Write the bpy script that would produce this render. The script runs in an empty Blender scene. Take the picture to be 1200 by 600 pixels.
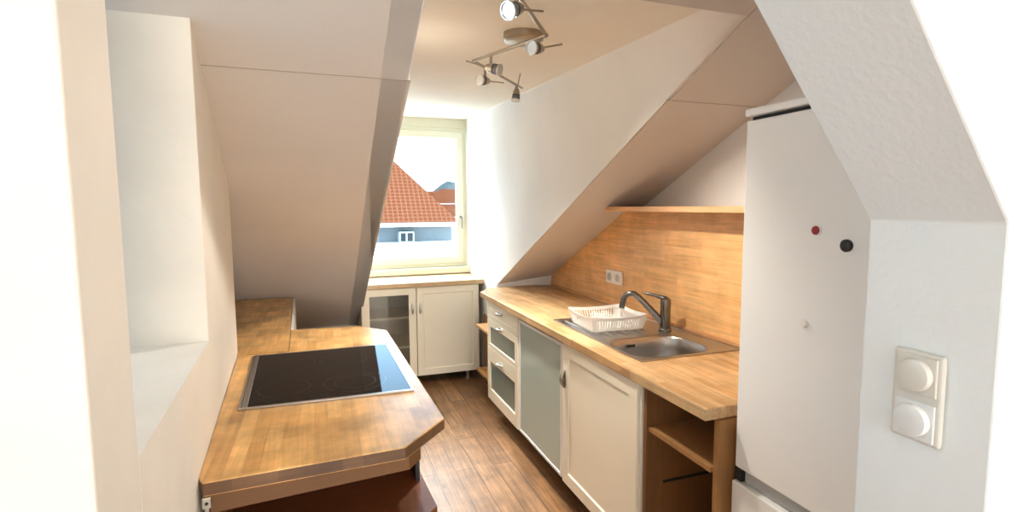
import bpy, bmesh, math, random
from mathutils import Vector, Matrix
random.seed(7)
S = bpy.context.scene
COL = S.collection

# ------------------------------------------------------------------ camera
cam_d = bpy.data.cameras.new('camera')
cam_d.sensor_fit = 'HORIZONTAL'
cam_d.sensor_width = 36.0
cam_d.lens = 36.0 * 620.0 / 1200.0
cam_d.clip_start = 0.05
cam_d.clip_end = 500
cam = bpy.data.objects.new('camera', cam_d)
COL.objects.link(cam)
def _n(v): return Vector(v).normalized()
_vy = Vector((375 - 600, 244 - 300, 620)); _vx = Vector((2316 - 600, 234 - 300, 620))
AY = _vy.normalized()
AX = (_vx - _vx.dot(AY) * AY).normalized()
AZ = AX.cross(AY)
if AZ.y > 0: AZ = -AZ
# rows of world<-view(x right, y down, z forward)
right = Vector((AX.x, AY.x, AZ.x)); down = Vector((AX.y, AY.y, AZ.y)); fwd = Vector((AX.z, AY.z, AZ.z))
M = Matrix.Identity(4)
for i in range(3):
    M[i][0] = right[i]; M[i][1] = -down[i]; M[i][2] = -fwd[i]
M[2][3] = 1.53
cam.matrix_world = M
S.camera = cam

# ------------------------------------------------------------------ world, light, exposure
S.view_settings.view_transform = 'Standard'
S.view_settings.look = 'None'
S.view_settings.gamma = 1.0
S.view_settings.use_curve_mapping = False
S.view_settings.exposure = 1.63
S.cycles.use_denoising = True
S.cycles.max_bounces = 10
S.cycles.diffuse_bounces = 6
S.cycles.glossy_bounces = 4
S.cycles.transparent_max_bounces = 12
S.cycles.sample_clamp_indirect = 6.0

W = bpy.data.worlds.new('sky')
S.world = W
W.use_nodes = True
wn = W.node_tree.nodes; wl = W.node_tree.links
wn.clear()
wo = wn.new('ShaderNodeOutputWorld'); wb = wn.new('ShaderNodeBackground')
tc = wn.new('ShaderNodeTexCoord'); sx = wn.new('ShaderNodeSeparateXYZ')
rp = wn.new('ShaderNodeValToRGB')
wl.new(tc.outputs['Generated'], sx.inputs[0]); wl.new(sx.outputs['Z'], rp.inputs[0])
rp.color_ramp.elements[0].position = 0.10; rp.color_ramp.elements[0].color = (0.58, 0.80, 1.0, 1)
rp.color_ramp.elements[1].position = 0.24; rp.color_ramp.elements[1].color = (0.40, 0.70, 1.0, 1)
_e = rp.color_ramp.elements.new(0.6); _e.color = (0.52, 0.76, 1.0, 1)
wl.new(rp.outputs[0], wb.inputs['Color'])
wb.inputs['Strength'].default_value = 3.0
wl.new(wb.outputs[0], wo.inputs[0])

def area(name, loc, direction, sx_, sy_, power, color=(1, 1, 1), portal=False, spread=180):
    d = bpy.data.lights.new(name, 'AREA')
    d.shape = 'RECTANGLE'; d.size = sx_; d.size_y = sy_; d.energy = power; d.color = color
    d.spread = math.radians(spread)
    if portal: d.cycles.is_portal = True
    o = bpy.data.objects.new(name, d); COL.objects.link(o)
    o.location = loc
    o.rotation_euler = Vector(direction).to_track_quat('-Z', 'Y').to_euler()
    return o
area('portal_window', (0.8, 5.12, 1.62), (0, -1, 0), 1.3, 1.5, 1, portal=True)
area('portal_rear', (0.2, -6.05, 1.5), (0, 1, 0), 3.6, 2.0, 1, portal=True)
area('portal_side', (-1.78, 1.69, 1.48), (1, 0, 0), 1.4, 0.8, 1, portal=True)
_sd = bpy.data.lights.new('sun', 'SUN'); _sd.energy = 3.0; _sd.angle = math.radians(0.6); _sd.color = (0.95, 1.0, 0.98)
_so = bpy.data.objects.new('sun', _sd); COL.objects.link(_so)
_so.rotation_euler = Vector((-0.80, -0.40, -0.50)).to_track_quat('-Z', 'Y').to_euler()
# added area lamp high outside, out of view, to boost daylight through the dormer
area('sky_boost_lamp', (-0.3, 8.6, 5.4), (0.30, -1.0, -1.0), 5.0, 3.0, 560, (1.0, 0.94, 0.80))
# added narrow beam outside, shaped to throw a bright patch on the dormer cheek
_gd = Vector((0.75, -0.66, -0.0)).normalized()
area('cheek_patch_lamp', Vector((1.336, 4.63, 1.575)) - _gd * 2.6, _gd, 0.47, 0.60, 0.05, (1.0, 0.97, 0.92), spread=3)
# warm daylight of the living room behind the photographer (its rear windows)
area('rear_window_daylight', (1.15, -6.3, 1.6), (-0.05, 1, 0.02), 1.6, 1.9, 84, (1.0, 0.80, 0.56))

# ------------------------------------------------------------------ materials
def mat(name, col, rough=0.6, metal=0.0, spec=0.5, bump=0.0, bscale=60.0, var=0.0, vscale=3.0, coat=0.0):
    m = bpy.data.materials.new(name); m.use_nodes = True
    nt = m.node_tree; b = nt.nodes['Principled BSDF']
    b.inputs['Base Color'].default_value = (*col, 1); b.inputs['Roughness'].default_value = rough
    b.inputs['Metallic'].default_value = metal; b.inputs['Specular IOR Level'].default_value = spec
    b.inputs['Coat Weight'].default_value = coat
    g = nt.nodes.new('ShaderNodeNewGeometry')
    if var > 0:
        n = nt.nodes.new('ShaderNodeTexNoise'); n.inputs['Scale'].default_value = vscale; n.inputs['Detail'].default_value = 5
        nt.links.new(g.outputs['Position'], n.inputs['Vector'])
        r = nt.nodes.new('ShaderNodeValToRGB')
        r.color_ramp.elements[0].position = 0.3; r.color_ramp.elements[0].color = (*[c * (1 - var) for c in col], 1)
        r.color_ramp.elements[1].position = 0.7; r.color_ramp.elements[1].color = (*[min(1, c * (1 + var * 0.5)) for c in col], 1)
        nt.links.new(n.outputs[0], r.inputs[0]); nt.links.new(r.outputs[0], b.inputs['Base Color'])
    if bump > 0:
        n = nt.nodes.new('ShaderNodeTexNoise'); n.inputs['Scale'].default_value = bscale; n.inputs['Detail'].default_value = 4
        nt.links.new(g.outputs['Position'], n.inputs['Vector'])
        bp = nt.nodes.new('ShaderNodeBump'); bp.inputs['Strength'].default_value = bump; bp.inputs['Distance'].default_value = 0.01
        nt.links.new(n.outputs[0], bp.inputs['Height']); nt.links.new(bp.outputs[0], b.inputs['Normal'])
    return m

def wood(name, c1, c2, axes, length=0.32, row=0.042, rough=0.4, grain=0.25, mortar=0.0006, mcol=None, coat=0.0, stain=0.12, knots=False):
    """staves running along axes[0], stacked along axes[1] (letters of world x, y, z)"""
    m = bpy.data.materials.new(name); m.use_nodes = True
    nt = m.node_tree; L = nt.links; N = nt.nodes; b = N['Principled BSDF']
    b.inputs['Roughness'].default_value = rough; b.inputs['Coat Weight'].default_value = coat
    b.inputs['Coat Roughness'].default_value = 0.2
    g = N.new('ShaderNodeNewGeometry'); s = N.new('ShaderNodeSeparateXYZ'); c = N.new('ShaderNodeCombineXYZ')
    L.new(g.outputs['Position'], s.inputs[0])
    for k, a in enumerate(axes):
        L.new(s.outputs[a.upper()], c.inputs[k])
    br = N.new('ShaderNodeTexBrick'); L.new(c.outputs[0], br.inputs['Vector'])
    br.offset = 0.37; br.offset_frequency = 2; br.squash = 1.0
    br.inputs['Scale'].default_value = 1.0; br.inputs['Brick Width'].default_value = length; br.inputs['Row Height'].default_value = row
    br.inputs['Mortar Size'].default_value = mortar; br.inputs['Mortar Smooth'].default_value = 0.3
    br.inputs['Color1'].default_value = (*c1, 1); br.inputs['Color2'].default_value = (*c2, 1)
    mc = mcol or [x * 0.6 for x in c2]
    br.inputs['Mortar'].default_value = (*mc, 1)
    mp = N.new('ShaderNodeVectorMath'); mp.operation = 'MULTIPLY'
    L.new(c.outputs[0], mp.inputs[0]); mp.inputs[1].default_value = (3.0, 60.0, 60.0)
    n = N.new('ShaderNodeTexNoise'); n.inputs['Scale'].default_value = 1.0; n.inputs['Detail'].default_value = 6; n.inputs['Distortion'].default_value = 1.0
    L.new(mp.outputs[0], n.inputs['Vector'])
    n2 = N.new('ShaderNodeTexNoise'); n2.inputs['Scale'].default_value = 7.0; n2.inputs['Detail'].default_value = 6; n2.inputs['Roughness'].default_value = 0.6
    L.new(g.outputs['Position'], n2.inputs['Vector'])
    r = N.new('ShaderNodeMapRange'); r.inputs[1].default_value = 0.3; r.inputs[2].default_value = 0.75
    r.inputs[3].default_value = 1.0 + grain * 0.4; r.inputs[4].default_value = 1.0 - grain
    L.new(n.outputs[0], r.inputs[0])
    r2 = N.new('ShaderNodeMapRange'); r2.inputs[1].default_value = 0.3; r2.inputs[2].default_value = 0.7
    r2.inputs[3].default_value = 1.0 - stain; r2.inputs[4].default_value = 1.0 + stain * 0.3
    L.new(n2.outputs[0], r2.inputs[0])
    mu = N.new('ShaderNodeMath'); mu.operation = 'MULTIPLY'; L.new(r.outputs[0], mu.inputs[0]); L.new(r2.outputs[0], mu.inputs[1])
    vm = N.new('ShaderNodeVectorMath'); vm.operation = 'SCALE'
    L.new(br.outputs['Color'], vm.inputs[0]); L.new(mu.outputs[0], vm.inputs['Scale'])
    out = vm.outputs[0]
    if knots:
        kp = N.new('ShaderNodeVectorMath'); kp.operation = 'MULTIPLY'; L.new(c.outputs[0], kp.inputs[0]); kp.inputs[1].default_value = (4.0, 9.0, 1.0)
        vo_ = N.new('ShaderNodeTexVoronoi'); vo_.inputs['Scale'].default_value = 1.0; L.new(kp.outputs[0], vo_.inputs['Vector'])
        kr = N.new('ShaderNodeMapRange'); kr.inputs[1].default_value = 0.03; kr.inputs[2].default_value = 0.16; kr.inputs[3].default_value = 0.35; kr.inputs[4].default_value = 1.0
        L.new(vo_.outputs['Distance'], kr.inputs[0])
        v2 = N.new('ShaderNodeVectorMath'); v2.operation = 'SCALE'; L.new(out, v2.inputs[0]); L.new(kr.outputs[0], v2.inputs['Scale']); out = v2.outputs[0]
    L.new(out, b.inputs['Base Color'])
    return m

def thin_glass(name, tint=(1, 1, 1), body=None, body_amt=0.0, rough=0.02, gloss=1.0):
    m = bpy.data.materials.new(name); m.use_nodes = True
    nt = m.node_tree; N = nt.nodes; L = nt.links; N.clear()
    o = N.new('ShaderNodeOutputMaterial'); t = N.new('ShaderNodeBsdfTransparent'); t.inputs[0].default_value = (*tint, 1)
    gl = N.new('ShaderNodeBsdfGlossy'); gl.inputs['Roughness'].default_value = rough
    fr = N.new('ShaderNodeFresnel'); fr.inputs['IOR'].default_value = 1.45
    base = t.outputs[0]
    if body_amt > 0:
        d = N.new('ShaderNodeBsdfDiffuse'); d.inputs[0].default_value = (*body, 1)
        mx = N.new('ShaderNodeMixShader'); mx.inputs[0].default_value = body_amt
        L.new(t.outputs[0], mx.inputs[1]); L.new(d.outputs[0], mx.inputs[2]); base = mx.outputs[0]
    m2 = N.new('ShaderNodeMixShader')
    # a thin pane does not trap light: only the outer side of each sheet reflects
    ge = N.new('ShaderNodeNewGeometry'); iv = N.new('ShaderNodeMath'); iv.operation = 'SUBTRACT'; iv.inputs[0].default_value = 1.0
    L.new(ge.outputs['Backfacing'], iv.inputs[1])
    mf = N.new('ShaderNodeMath'); mf.operation = 'MULTIPLY'; L.new(fr.outputs[0], mf.inputs[0]); L.new(iv.outputs[0], mf.inputs[1])
    L.new(mf.outputs[0], m2.inputs[0]); L.new(base, m2.inputs[1]); L.new(gl.outputs[0], m2.inputs[2])
    L.new(m2.outputs[0], o.inputs[0])
    return m

MT = {}
MT['plaster'] = mat('white_plaster', (0.80, 0.785, 0.76), 0.85, bump=0.12, bscale=45, var=0.03)
MT['slope'] = mat('shaded_white_paint', (0.66, 0.61, 0.565), 0.85, bump=0.08, bscale=30, var=0.05, vscale=1.6)  # white paint toned down to carry the slope's shade and warm bounce
MT['ceil'] = mat('cream_ceiling_paint', (0.83, 0.775, 0.67), 0.85, bump=0.06, bscale=30, var=0.03)
MT['cheek'] = mat('white_cheek_paint', (0.82, 0.80, 0.765), 0.85, bump=0.08, bscale=35, var=0.05, vscale=2.2)
MT['rough_plaster'] = mat('rough_cream_plaster', (0.81, 0.765, 0.69), 0.9, bump=0.2, bscale=38, var=0.05, vscale=5)
MT['textured'] = mat('woodchip_paint', (0.80, 0.84, 0.84), 0.85, bump=0.16, bscale=75, var=0.02)
MT['cream'] = mat('cream_lacquer', (0.92, 0.83, 0.65), 0.42, var=0.02)
MT['creamdk'] = mat('cream_carcass', (0.70, 0.63, 0.52), 0.5)
MT['frame'] = mat('cream_window_paint', (0.74, 0.70, 0.54), 0.4)
MT['counter'] = wood('oiled_beech_right', (0.76, 0.50, 0.26), (0.56, 0.32, 0.135), 'yxz', 0.26, 0.036, 0.42, 0.32, mortar=0.0, stain=0.28)
MT['counter_end'] = MT['counter']
MT['counter_far'] = wood('oiled_beech_far', (0.74, 0.52, 0.29), (0.62, 0.40, 0.20), 'xyz', 0.42, 0.042, 0.4, 0.2)
MT['counter_left'] = wood('oiled_beech_left', (0.86, 0.52, 0.195), (0.62, 0.33, 0.105), 'yxz', 0.17, 0.040, 0.34, 0.20, mortar=0.0, stain=0.45)
MT['splash'] = wood('beech_panel', (0.88, 0.51, 0.215), (0.78, 0.42, 0.16), 'yzx', 0.30, 0.040, 0.45, 0.26, mortar=0.0, stain=0.22)
MT['shelf'] = wood('beech_shelf', (0.76, 0.43, 0.21), (0.64, 0.33, 0.145), 'yxz', 0.8, 0.1, 0.45, 0.25)
MT['brown'] = wood('brown_veneer', (0.25, 0.11, 0.034), (0.22, 0.095, 0.03), 'zyx', 2.0, 0.6, 0.5, 0.18)
MT['panel_end'] = wood('mid_brown_veneer', (0.40, 0.20, 0.072), (0.36, 0.175, 0.06), 'zyx', 2.0, 0.6, 0.5, 0.2)
MT['joint'] = mat('shaded_joint', (0.42, 0.37, 0.33), 0.9)
MT['redbrown'] = wood('red_brown_veneer', (0.20, 0.06, 0.018), (0.18, 0.053, 0.016), 'xyz', 2.0, 0.6, 0.5, 0.2)
MT['apron'] = wood('golden_veneer', (0.50, 0.25, 0.075), (0.46, 0.22, 0.065), 'xzy', 2.0, 0.6, 0.5, 0.15)
MT['shaded_end_grain'] = wood('shaded_edge_grain', (0.17, 0.085, 0.038), (0.11, 0.052, 0.022), 'xzy', 0.05, 0.2, 0.4, 0.2, mortar=0.0, stain=0.3)  # end grain darkened further to carry the shade on the worktop edges
MT['apron_shaded'] = wood('shaded_golden_veneer', (0.15, 0.062, 0.016), (0.13, 0.054, 0.014), 'xzy', 2.0, 0.6, 0.5, 0.15)  # apron veneer with the shade of its front put into the colour
MT['floor'] = wood('brown_laminate', (0.42, 0.225, 0.10), (0.25, 0.12, 0.05), 'yxz', 1.1, 0.115, 0.36, 0.55, mortar=0.0022, mcol=(0.06, 0.03, 0.015), stain=0.4, knots=True)
MT['fridge'] = mat('white_enamel', (0.86, 0.855, 0.83), 0.32, var=0.02, vscale=2)
MT['grey'] = mat('grey_plastic', (0.42, 0.43, 0.42), 0.45)
MT['dark'] = mat('dark_gap', (0.02, 0.018, 0.016), 0.6)
MT['black'] = mat('black_plastic', (0.012, 0.012, 0.013), 0.35)
MT['red'] = mat('red_plastic', (0.32, 0.015, 0.015), 0.35)
MT['whitep'] = mat('white_plastic', (0.82, 0.80, 0.76), 0.35)
MT['switch'] = mat('cream_switch_plastic', (0.66, 0.64, 0.58), 0.3)
MT['switchw'] = mat('white_switch_plastic', (0.74, 0.75, 0.74), 0.3)
MT['steel'] = mat('brushed_steel', (0.46, 0.44, 0.42), 0.30, metal=1.0, bump=0.03, bscale=200)
MT['chrome'] = mat('dark_chrome', (0.20, 0.19, 0.18), 0.22, metal=1.0)
MT['alu'] = mat('satin_aluminium', (0.62, 0.60, 0.56), 0.38, metal=1.0)
MT['nickel'] = mat('satin_nickel', (0.38, 0.34, 0.27), 0.35, metal=1.0)
MT['hob'] = mat('black_ceramic_glass', (0.010, 0.008, 0.007), 0.04, spec=0.06)
MT['ring'] = mat('printed_hob_ring', (0.03, 0.027, 0.025), 0.2)
MT['glass'] = thin_glass('clear_glass')
MT['cabglass'] = thin_glass('cabinet_glass', (0.82, 0.82, 0.80), (0.3, 0.27, 0.24), 0.12)
MT['frost'] = thin_glass('frosted_green_glass', (0.75, 0.85, 0.78), (0.56, 0.63, 0.55), 0.86, 0.10)
MT['smoke'] = thin_glass('greenish_drawer_glass', (0.62, 0.70, 0.62), (0.36, 0.40, 0.34), 0.55, 0.05)
MT['bulb'] = mat('lamp_glass', (0.16, 0.16, 0.165), 0.10, spec=0.5)
MT['rooftile'] = mat('red_clay_tiles', (0.52, 0.185, 0.095), 0.8, spec=0.0, var=0.12, vscale=6)
MT['bluewall'] = mat('pale_blue_render', (0.14, 0.15, 0.145), 0.85, spec=0.0)
MT['whiterender'] = mat('white_render', (0.85, 0.86, 0.88), 0.85)
MT['farroof'] = mat('faded_far_tiles', (0.10, 0.030, 0.013), 0.9, spec=0.0, var=0.2, vscale=1.5)
MT['boxframe'] = mat('grey_box_paint', (0.26, 0.26, 0.25), 0.8, spec=0.0)
MT['boxpane'] = mat('dull_box_pane', (0.05, 0.055, 0.055), 0.5, spec=0.1)
MT['hillm'] = mat('hazy_hill', (0.062, 0.068, 0.064), 0.9, spec=0.0, var=0.35, vscale=0.3)
MT['leaf'] = mat('grey_green_foliage', (0.045, 0.05, 0.04), 0.9, spec=0.0)

# tile rows on the neighbour's roof
def _tiles(m, axis_len):
    nt = m.node_tree; N = nt.nodes; L = nt.links; b = N['Principled BSDF']
    g = N.new('ShaderNodeNewGeometry'); s = N.new('ShaderNodeSeparateXYZ'); L.new(g.outputs['Position'], s.inputs[0])
    def wave(out, freq):
        a = N.new('ShaderNodeMath'); a.operation = 'MULTIPLY'; a.inputs[1].default_value = freq; L.new(out, a.inputs[0])
        f = N.new('ShaderNodeMath'); f.operation = 'FRACT'; L.new(a.outputs[0], f.inputs[0]); return f
    u = wave(s.outputs['X'], 8.0); v = wave(s.outputs['Z'], 11.0)
    mx = N.new('ShaderNodeMath'); mx.operation = 'MINIMUM'; L.new(u.outputs[0], mx.inputs[0]); L.new(v.outputs[0], mx.inputs[1])
    r = N.new('ShaderNodeValToRGB'); L.new(mx.outputs[0], r.inputs[0])
    r.color_ramp.elements[0].position = 0.0; r.color_ramp.elements[0].color = (0.20, 0.080, 0.040, 1)
    r.color_ramp.elements[1].position = 0.34; r.color_ramp.elements[1].color = (0.125, 0.032, 0.013, 1)
    L.new(r.outputs[0], b.inputs['Base Color'])
_tiles(MT['rooftile'], 1)

# ------------------------------------------------------------------ mesh helpers
def tag(o, label=None, cat=None, group=None, kind=None):
    if label: o['label'] = label
    if cat: o['category'] = cat
    if group: o['group'] = group
    if kind: o['kind'] = kind
    return o

def root_loc(p):
    v = Vector((0, 0, 0))
    while p is not None:
        v += p.location; p = p.parent
    return v

def obj(name, bm, m, parent=None, smooth=False, bevel=0.0, seg=2, origin=None):
    """links a bmesh written in room coordinates as one object"""
    bmesh.ops.remove_doubles(bm, verts=bm.verts, dist=1e-6)
    bmesh.ops.recalc_face_normals(bm, faces=bm.faces)
    if bevel > 0:
        ed = [e for e in bm.edges if len(e.link_faces) == 2 and e.calc_face_angle(0) > 0.5]
        bmesh.ops.bevel(bm, geom=ed, offset=bevel, segments=seg, profile=0.5, affect='EDGES', clamp_overlap=True)
    off = Vector(origin) if origin is not None else root_loc(parent)
    if parent is None and origin is None and len(bm.verts):
        xs = [v.co for v in bm.verts]
        off = Vector((sum(c.x for c in xs) / len(xs), sum(c.y for c in xs) / len(xs), min(c.z for c in xs)))
    bmesh.ops.translate(bm, verts=bm.verts, vec=-off)
    me = bpy.data.meshes.new(name); bm.to_mesh(me); bm.free()
    me.materials.append(m)
    if smooth:
        for p in me.polygons: p.use_smooth = True
        try: me.set_sharp_from_angle(angle=math.radians(40))
        except Exception: pass
    o = bpy.data.objects.new(name, me); COL.objects.link(o)
    if parent is not None: o.parent = parent
    else: o.location = off
    return o

def thing(name, label, cat, loc, group=None):
    o = bpy.data.objects.new(name, None); COL.objects.link(o)
    o.empty_display_size = 0.05; o.location = loc
    return tag(o, label, cat, group)

def struct(name, bm, m, **k):
    return tag(obj(name, bm, m, **k), kind='structure')

def box(bm, x0, x1, y0, y1, z0, z1, f=None):
    f = f or (lambda a, b, c: (a, b, c))
    v = [bm.verts.new(f(x, y, z)) for x in (x0, x1) for y in (y0, y1) for z in (z0, z1)]
    for q in ((0, 1, 3, 2), (4, 6, 7, 5), (0, 4, 5, 1), (2, 3, 7, 6), (0, 2, 6, 4), (1, 5, 7, 3)):
        bm.faces.new([v[i] for i in q])
    return bm
def B(*a, **k): return box(bmesh.new(), *a, **k)

def prism(bm, pts, off):
    """closed prism: polygon pts (3-D) swept by off"""
    off = Vector(off)
    a = [bm.verts.new(p) for p in pts]; b = [bm.verts.new(Vector(p) + off) for p in pts]
    bm.faces.new(a); bm.faces.new(b[::-1])
    n = len(pts)
    for i in range(n): bm.faces.new((a[i], a[(i + 1) % n], b[(i + 1) % n], b[i]))
    return bm
def PR(pts, off): return prism(bmesh.new(), pts, off)
def slab(poly, z0, z1): return PR([(x, y, z0) for x, y in poly], (0, 0, z1 - z0))

def tube(bm, path, r, n=10, closed=False, caps=True):
    path = [Vector(p) for p in path]; m = len(path); rings = []
    rr = r if isinstance(r, (list, tuple)) else [r] * m
    up = None
    for i, p in enumerate(path):
        if closed: t = path[(i + 1) % m] - path[i - 1]
        elif i == 0: t = path[1] - p
        elif i == m - 1: t = p - path[i - 1]
        else: t = path[i + 1] - path[i - 1]
        t.normalize()
        if up is None:
            up = Vector((0, 0, 1)) if abs(t.z) < 0.9 else Vector((1, 0, 0))
        u = (up - up.dot(t) * t).normalized(); w = t.cross(u); up = u
        rings.append([bm.verts.new(p + (u * math.cos(2 * math.pi * k / n) + w * math.sin(2 * math.pi * k / n)) * rr[i]) for k in range(n)])
    for i in range(m if closed else m - 1):
        a, b = rings[i], rings[(i + 1) % m]
        for k in range(n): bm.faces.new((a[k], a[(k + 1) % n], b[(k + 1) % n], b[k]))
    if caps and not closed:
        bm.faces.new(rings[0][::-1]); bm.faces.new(rings[-1])
    return bm
def T(*a, **k): return tube(bmesh.new(), *a, **k)

def lathe(prof, origin, axis, n=28):
    """prof: list of (distance along axis, radius)"""
    bm = bmesh.new(); ax = Vector(axis).normalized()
    u = ax.orthogonal().normalized(); w = ax.cross(u); rings = []
    for d, r in prof:
        c = Vector(origin) + ax * d
        rings.append([bm.verts.new(c + (u * math.cos(2 * math.pi * k / n) + w * math.sin(2 * math.pi * k / n)) * max(r, 1e-4)) for k in range(n)])
    for a, b in zip(rings, rings[1:]):
        for k in range(n): bm.faces.new((a[k], a[(k + 1) % n], b[(k + 1) % n], b[k]))
    bm.faces.new(rings[0][::-1]); bm.faces.new(rings[-1])
    return bm

def rect_frame(u0, u1, v0, v1, w, d0, d1, f, wt=None, wb=None):
    """rectangular frame with mitred corners, one closed mesh"""
    wt = w if wt is None else wt; wb = w if wb is None else wb
    bm = bmesh.new(); L = []
    for d in (d0, d1):
        L.append(([bm.verts.new(f(u, v, d)) for u, v in ((u0, v0), (u1, v0), (u1, v1), (u0, v1))],
                  [bm.verts.new(f(u, v, d)) for u, v in ((u0 + w, v0 + wb), (u1 - w, v0 + wb), (u1 - w, v1 - wt), (u0 + w, v1 - wt))]))
    (oa, ia), (ob, ib) = L
    for i in range(4):
        j = (i + 1) % 4
        bm.faces.new((oa[i], oa[j], ia[j], ia[i])); bm.faces.new((ob[j], ob[i], ib[i], ib[j]))
        bm.faces.new((oa[i], ob[i], ob[j], oa[j])); bm.faces.new((ia[j], ib[j], ib[i], ia[i]))
    return bm

def panel_door(u0, u1, v0, v1, w, d0, d1, f, rec=0.007):
    """door slab with a recessed field on the front (d0 is the front face)"""
    bm = bmesh.new()
    def ring(a, d): return [bm.verts.new(f(u, v, d)) for u, v in ((u0 + a, v0 + a), (u1 - a, v0 + a), (u1 - a, v1 - a), (u0 + a, v1 - a))]
    s = 1 if d1 > d0 else -1
    rings = [ring(0, d1), ring(0, d0), ring(w, d0), ring(w + 0.004, d0 + s * rec)]
    bm.faces.new(rings[0]); bm.faces.new(rings[-1])
    for a, b in zip(rings, rings[1:]):
        for i in range(4): bm.faces.new((a[i], a[(i + 1) % 4], b[(i + 1) % 4], b[i]))
    return bm

FX = lambda u, v, d: (d, u, v)      # plane facing the aisle: u = y, v = z, d = x
FY = lambda u, v, d: (u, d, v)      # plane facing the room: u = x, v = z, d = y

def bow_handle(f, u, v, d, ln, vertical, m, parent, out, name='handle'):
    """small bow pull on an oval back plate; out = direction sign of d"""
    bm = bmesh.new(); path = []
    for i in range(9):
        t = i / 8.0; a = (t - 0.5) * ln; h = 0.004 + 0.018 * math.sin(math.pi * t)
        path.append(f(u, v + a, d + out * h) if vertical else f(u + a, v, d + out * h))
    tube(bm, path, [0.005, 0.0065, 0.008, 0.009, 0.0095, 0.009, 0.008, 0.0065, 0.005], 10)
    h = obj(name, bm, m, parent, smooth=True)
    bm = bmesh.new(); pts = []
    for i in range(20):
        a = 2 * math.pi * i / 20
        p, q = math.cos(a) * ln * 0.55, math.sin(a) * 0.012
        pts.append(f(u + q, v + p, d) if vertical else f(u + p, v + q, d))
    off = Vector(f(0, 0, out * 0.004)) - Vector(f(0, 0, 0))
    prism(bm, pts, off)
    obj('back_plate', bm, m, h)
    return h

# ------------------------------------------------------------------ the setting
SL = -0.4775                                   # roof pitch, dz/dy
def roof_z(y): return 0.907 + SL * (y - 4.054)
DL, DR = 0.305, 1.336                          # dormer opening
YT, YS, YW = 1.44, 1.85, 4.982                 # dormer head, board seam, window wall
RX = 1.84                                      # right wall
up = (0, 0.06, 0.13)

struct('floor', B(-2.0, 2.3, -6.0, 5.1, -0.06, 0.0), MT['floor'])

def slope_board(x0, x1, y0, y1):
    return PR([(x0, y0, roof_z(y0)), (x1, y0, roof_z(y0)), (x1, y1, roof_z(y1)), (x0, y1, roof_z(y1))], up)
struct('ceiling_slope', slope_board(-1.75, DL - 0.012, 0.3, YS), MT['slope'])
struct('ceiling_slope', slope_board(-1.75, DL, YS, 5.0), MT['slope'])
struct('ceiling_slope', slope_board(DL - 0.012, DR + 0.018, 0.3, YT), MT['slope'])
struct('ceiling_slope', slope_board(DR + 0.022, 2.3, 0.3, YS), MT['slope'])
struct('ceiling_slope', slope_board(DR + 0.010, 2.3, YS, 4.06), MT['slope'])
# seam between the two boards, its shadow drawn as a thin dark strip
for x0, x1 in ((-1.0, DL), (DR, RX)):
    struct('seam_shade_1', PR([(x0, YS - 0.002, roof_z(YS - 0.002)), (x1, YS - 0.002, roof_z(YS - 0.002)), (x1, YS + 0.002, roof_z(YS + 0.002)), (x0, YS + 0.002, roof_z(YS + 0.002))], (0, -0.0003, -0.0008)), MT['joint'])

CW, CN = 2.362, 2.155                          # dormer ceiling height at window / at head
XN = 1.17
def ceil_z(y): return CN + (CW - CN) * (y - YT) / (YW - YT)
bm = bmesh.new()
prism(bm, [(DL - 0.1, YT, CN), (XN, YT, CN), (DR, YW + 0.02, CW), (DL - 0.1, YW + 0.02, CW)], (0, 0, 0.12))
struct('ceiling', bm, MT['ceil'])
# right cheek: ruled between its top edge and the edge of the slope
bm = bmesh.new(); n = 24; rows = []
for i in range(n + 1):
    t = i / n
    a = Vector((DR, YW, CW)).lerp(Vector((XN, YT, CN)), t)
    b = Vector((DR, 4.07, roof_z(4.07))).lerp(Vector((DR, YT, roof_z(YT))), t)
    rows.append([bm.verts.new(a.lerp(b, j / 6.0)) for j in range(7)])
for r0, r1 in zip(rows, rows[1:]):
    for j in range(6):
        if (r1[j].co - r1[j + 1].co).length < 1e-7: continue
        bm.faces.new((r0[j], r0[j + 1], r1[j + 1], r1[j]))
side = [rows[0][0]] + [bm.verts.new((DR, YW, rows[0][j].co.z)) for j in range(1, 7)]
bm.faces.new((rows[0][0], side[1], rows[0][1]))
for j in range(1, 6): bm.faces.new((rows[0][j], side[j], side[j + 1], rows[0][j + 1]))
c0 = bm.verts.new((DR, YW, 0.0)); c1 = bm.verts.new((DR, 4.07, 0.0))
bm.faces.new((rows[0][6], side[6], c0, c1))
ex = bmesh.ops.extrude_face_region(bm, geom=bm.faces[:])
bmesh.ops.translate(bm, verts=[e for e in ex['geom'] if isinstance(e, bmesh.types.BMVert)], vec=(0.10, 0, 0.04))
struct('wall_cheek_right', bm, MT['cheek'], smooth=True)
# left cheek
struct('wall_cheek_left', PR([(DL - 0.008, YT, CN), (DL - 0.008, YW, CW), (DL - 0.008, YW, roof_z(YW)), (DL - 0.008, YT, roof_z(YT))], (-0.09, 0, 0)), MT['cheek'])

# window wall: below, left and above the window
struct('wall_far', B(DL - 0.1, DR + 0.1, YW, YW + 0.16, 0.0, 0.95), MT['cheek'])
struct('wall_far', B(-1.75, DL - 0.1, YW - 0.02, YW + 0.1, 0.0, 0.75), MT['slope'])
struct('wall_far', B(DL - 0.1, DR + 0.1, YW, YW + 0.16, 2.276, CW + 0.1), MT['frame'])
# knee wall behind the right worktop
struct('wall_knee', PR([(DR + 0.002, 4.052, 0.0), (RX, 3.87, 0.0), (RX, 3.87, roof_z(3.87) + 0.01), (DR + 0.002, 4.052, roof_z(4.052) + 0.01)], (0.02, 0.08, 0)), MT['cheek'])
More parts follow.
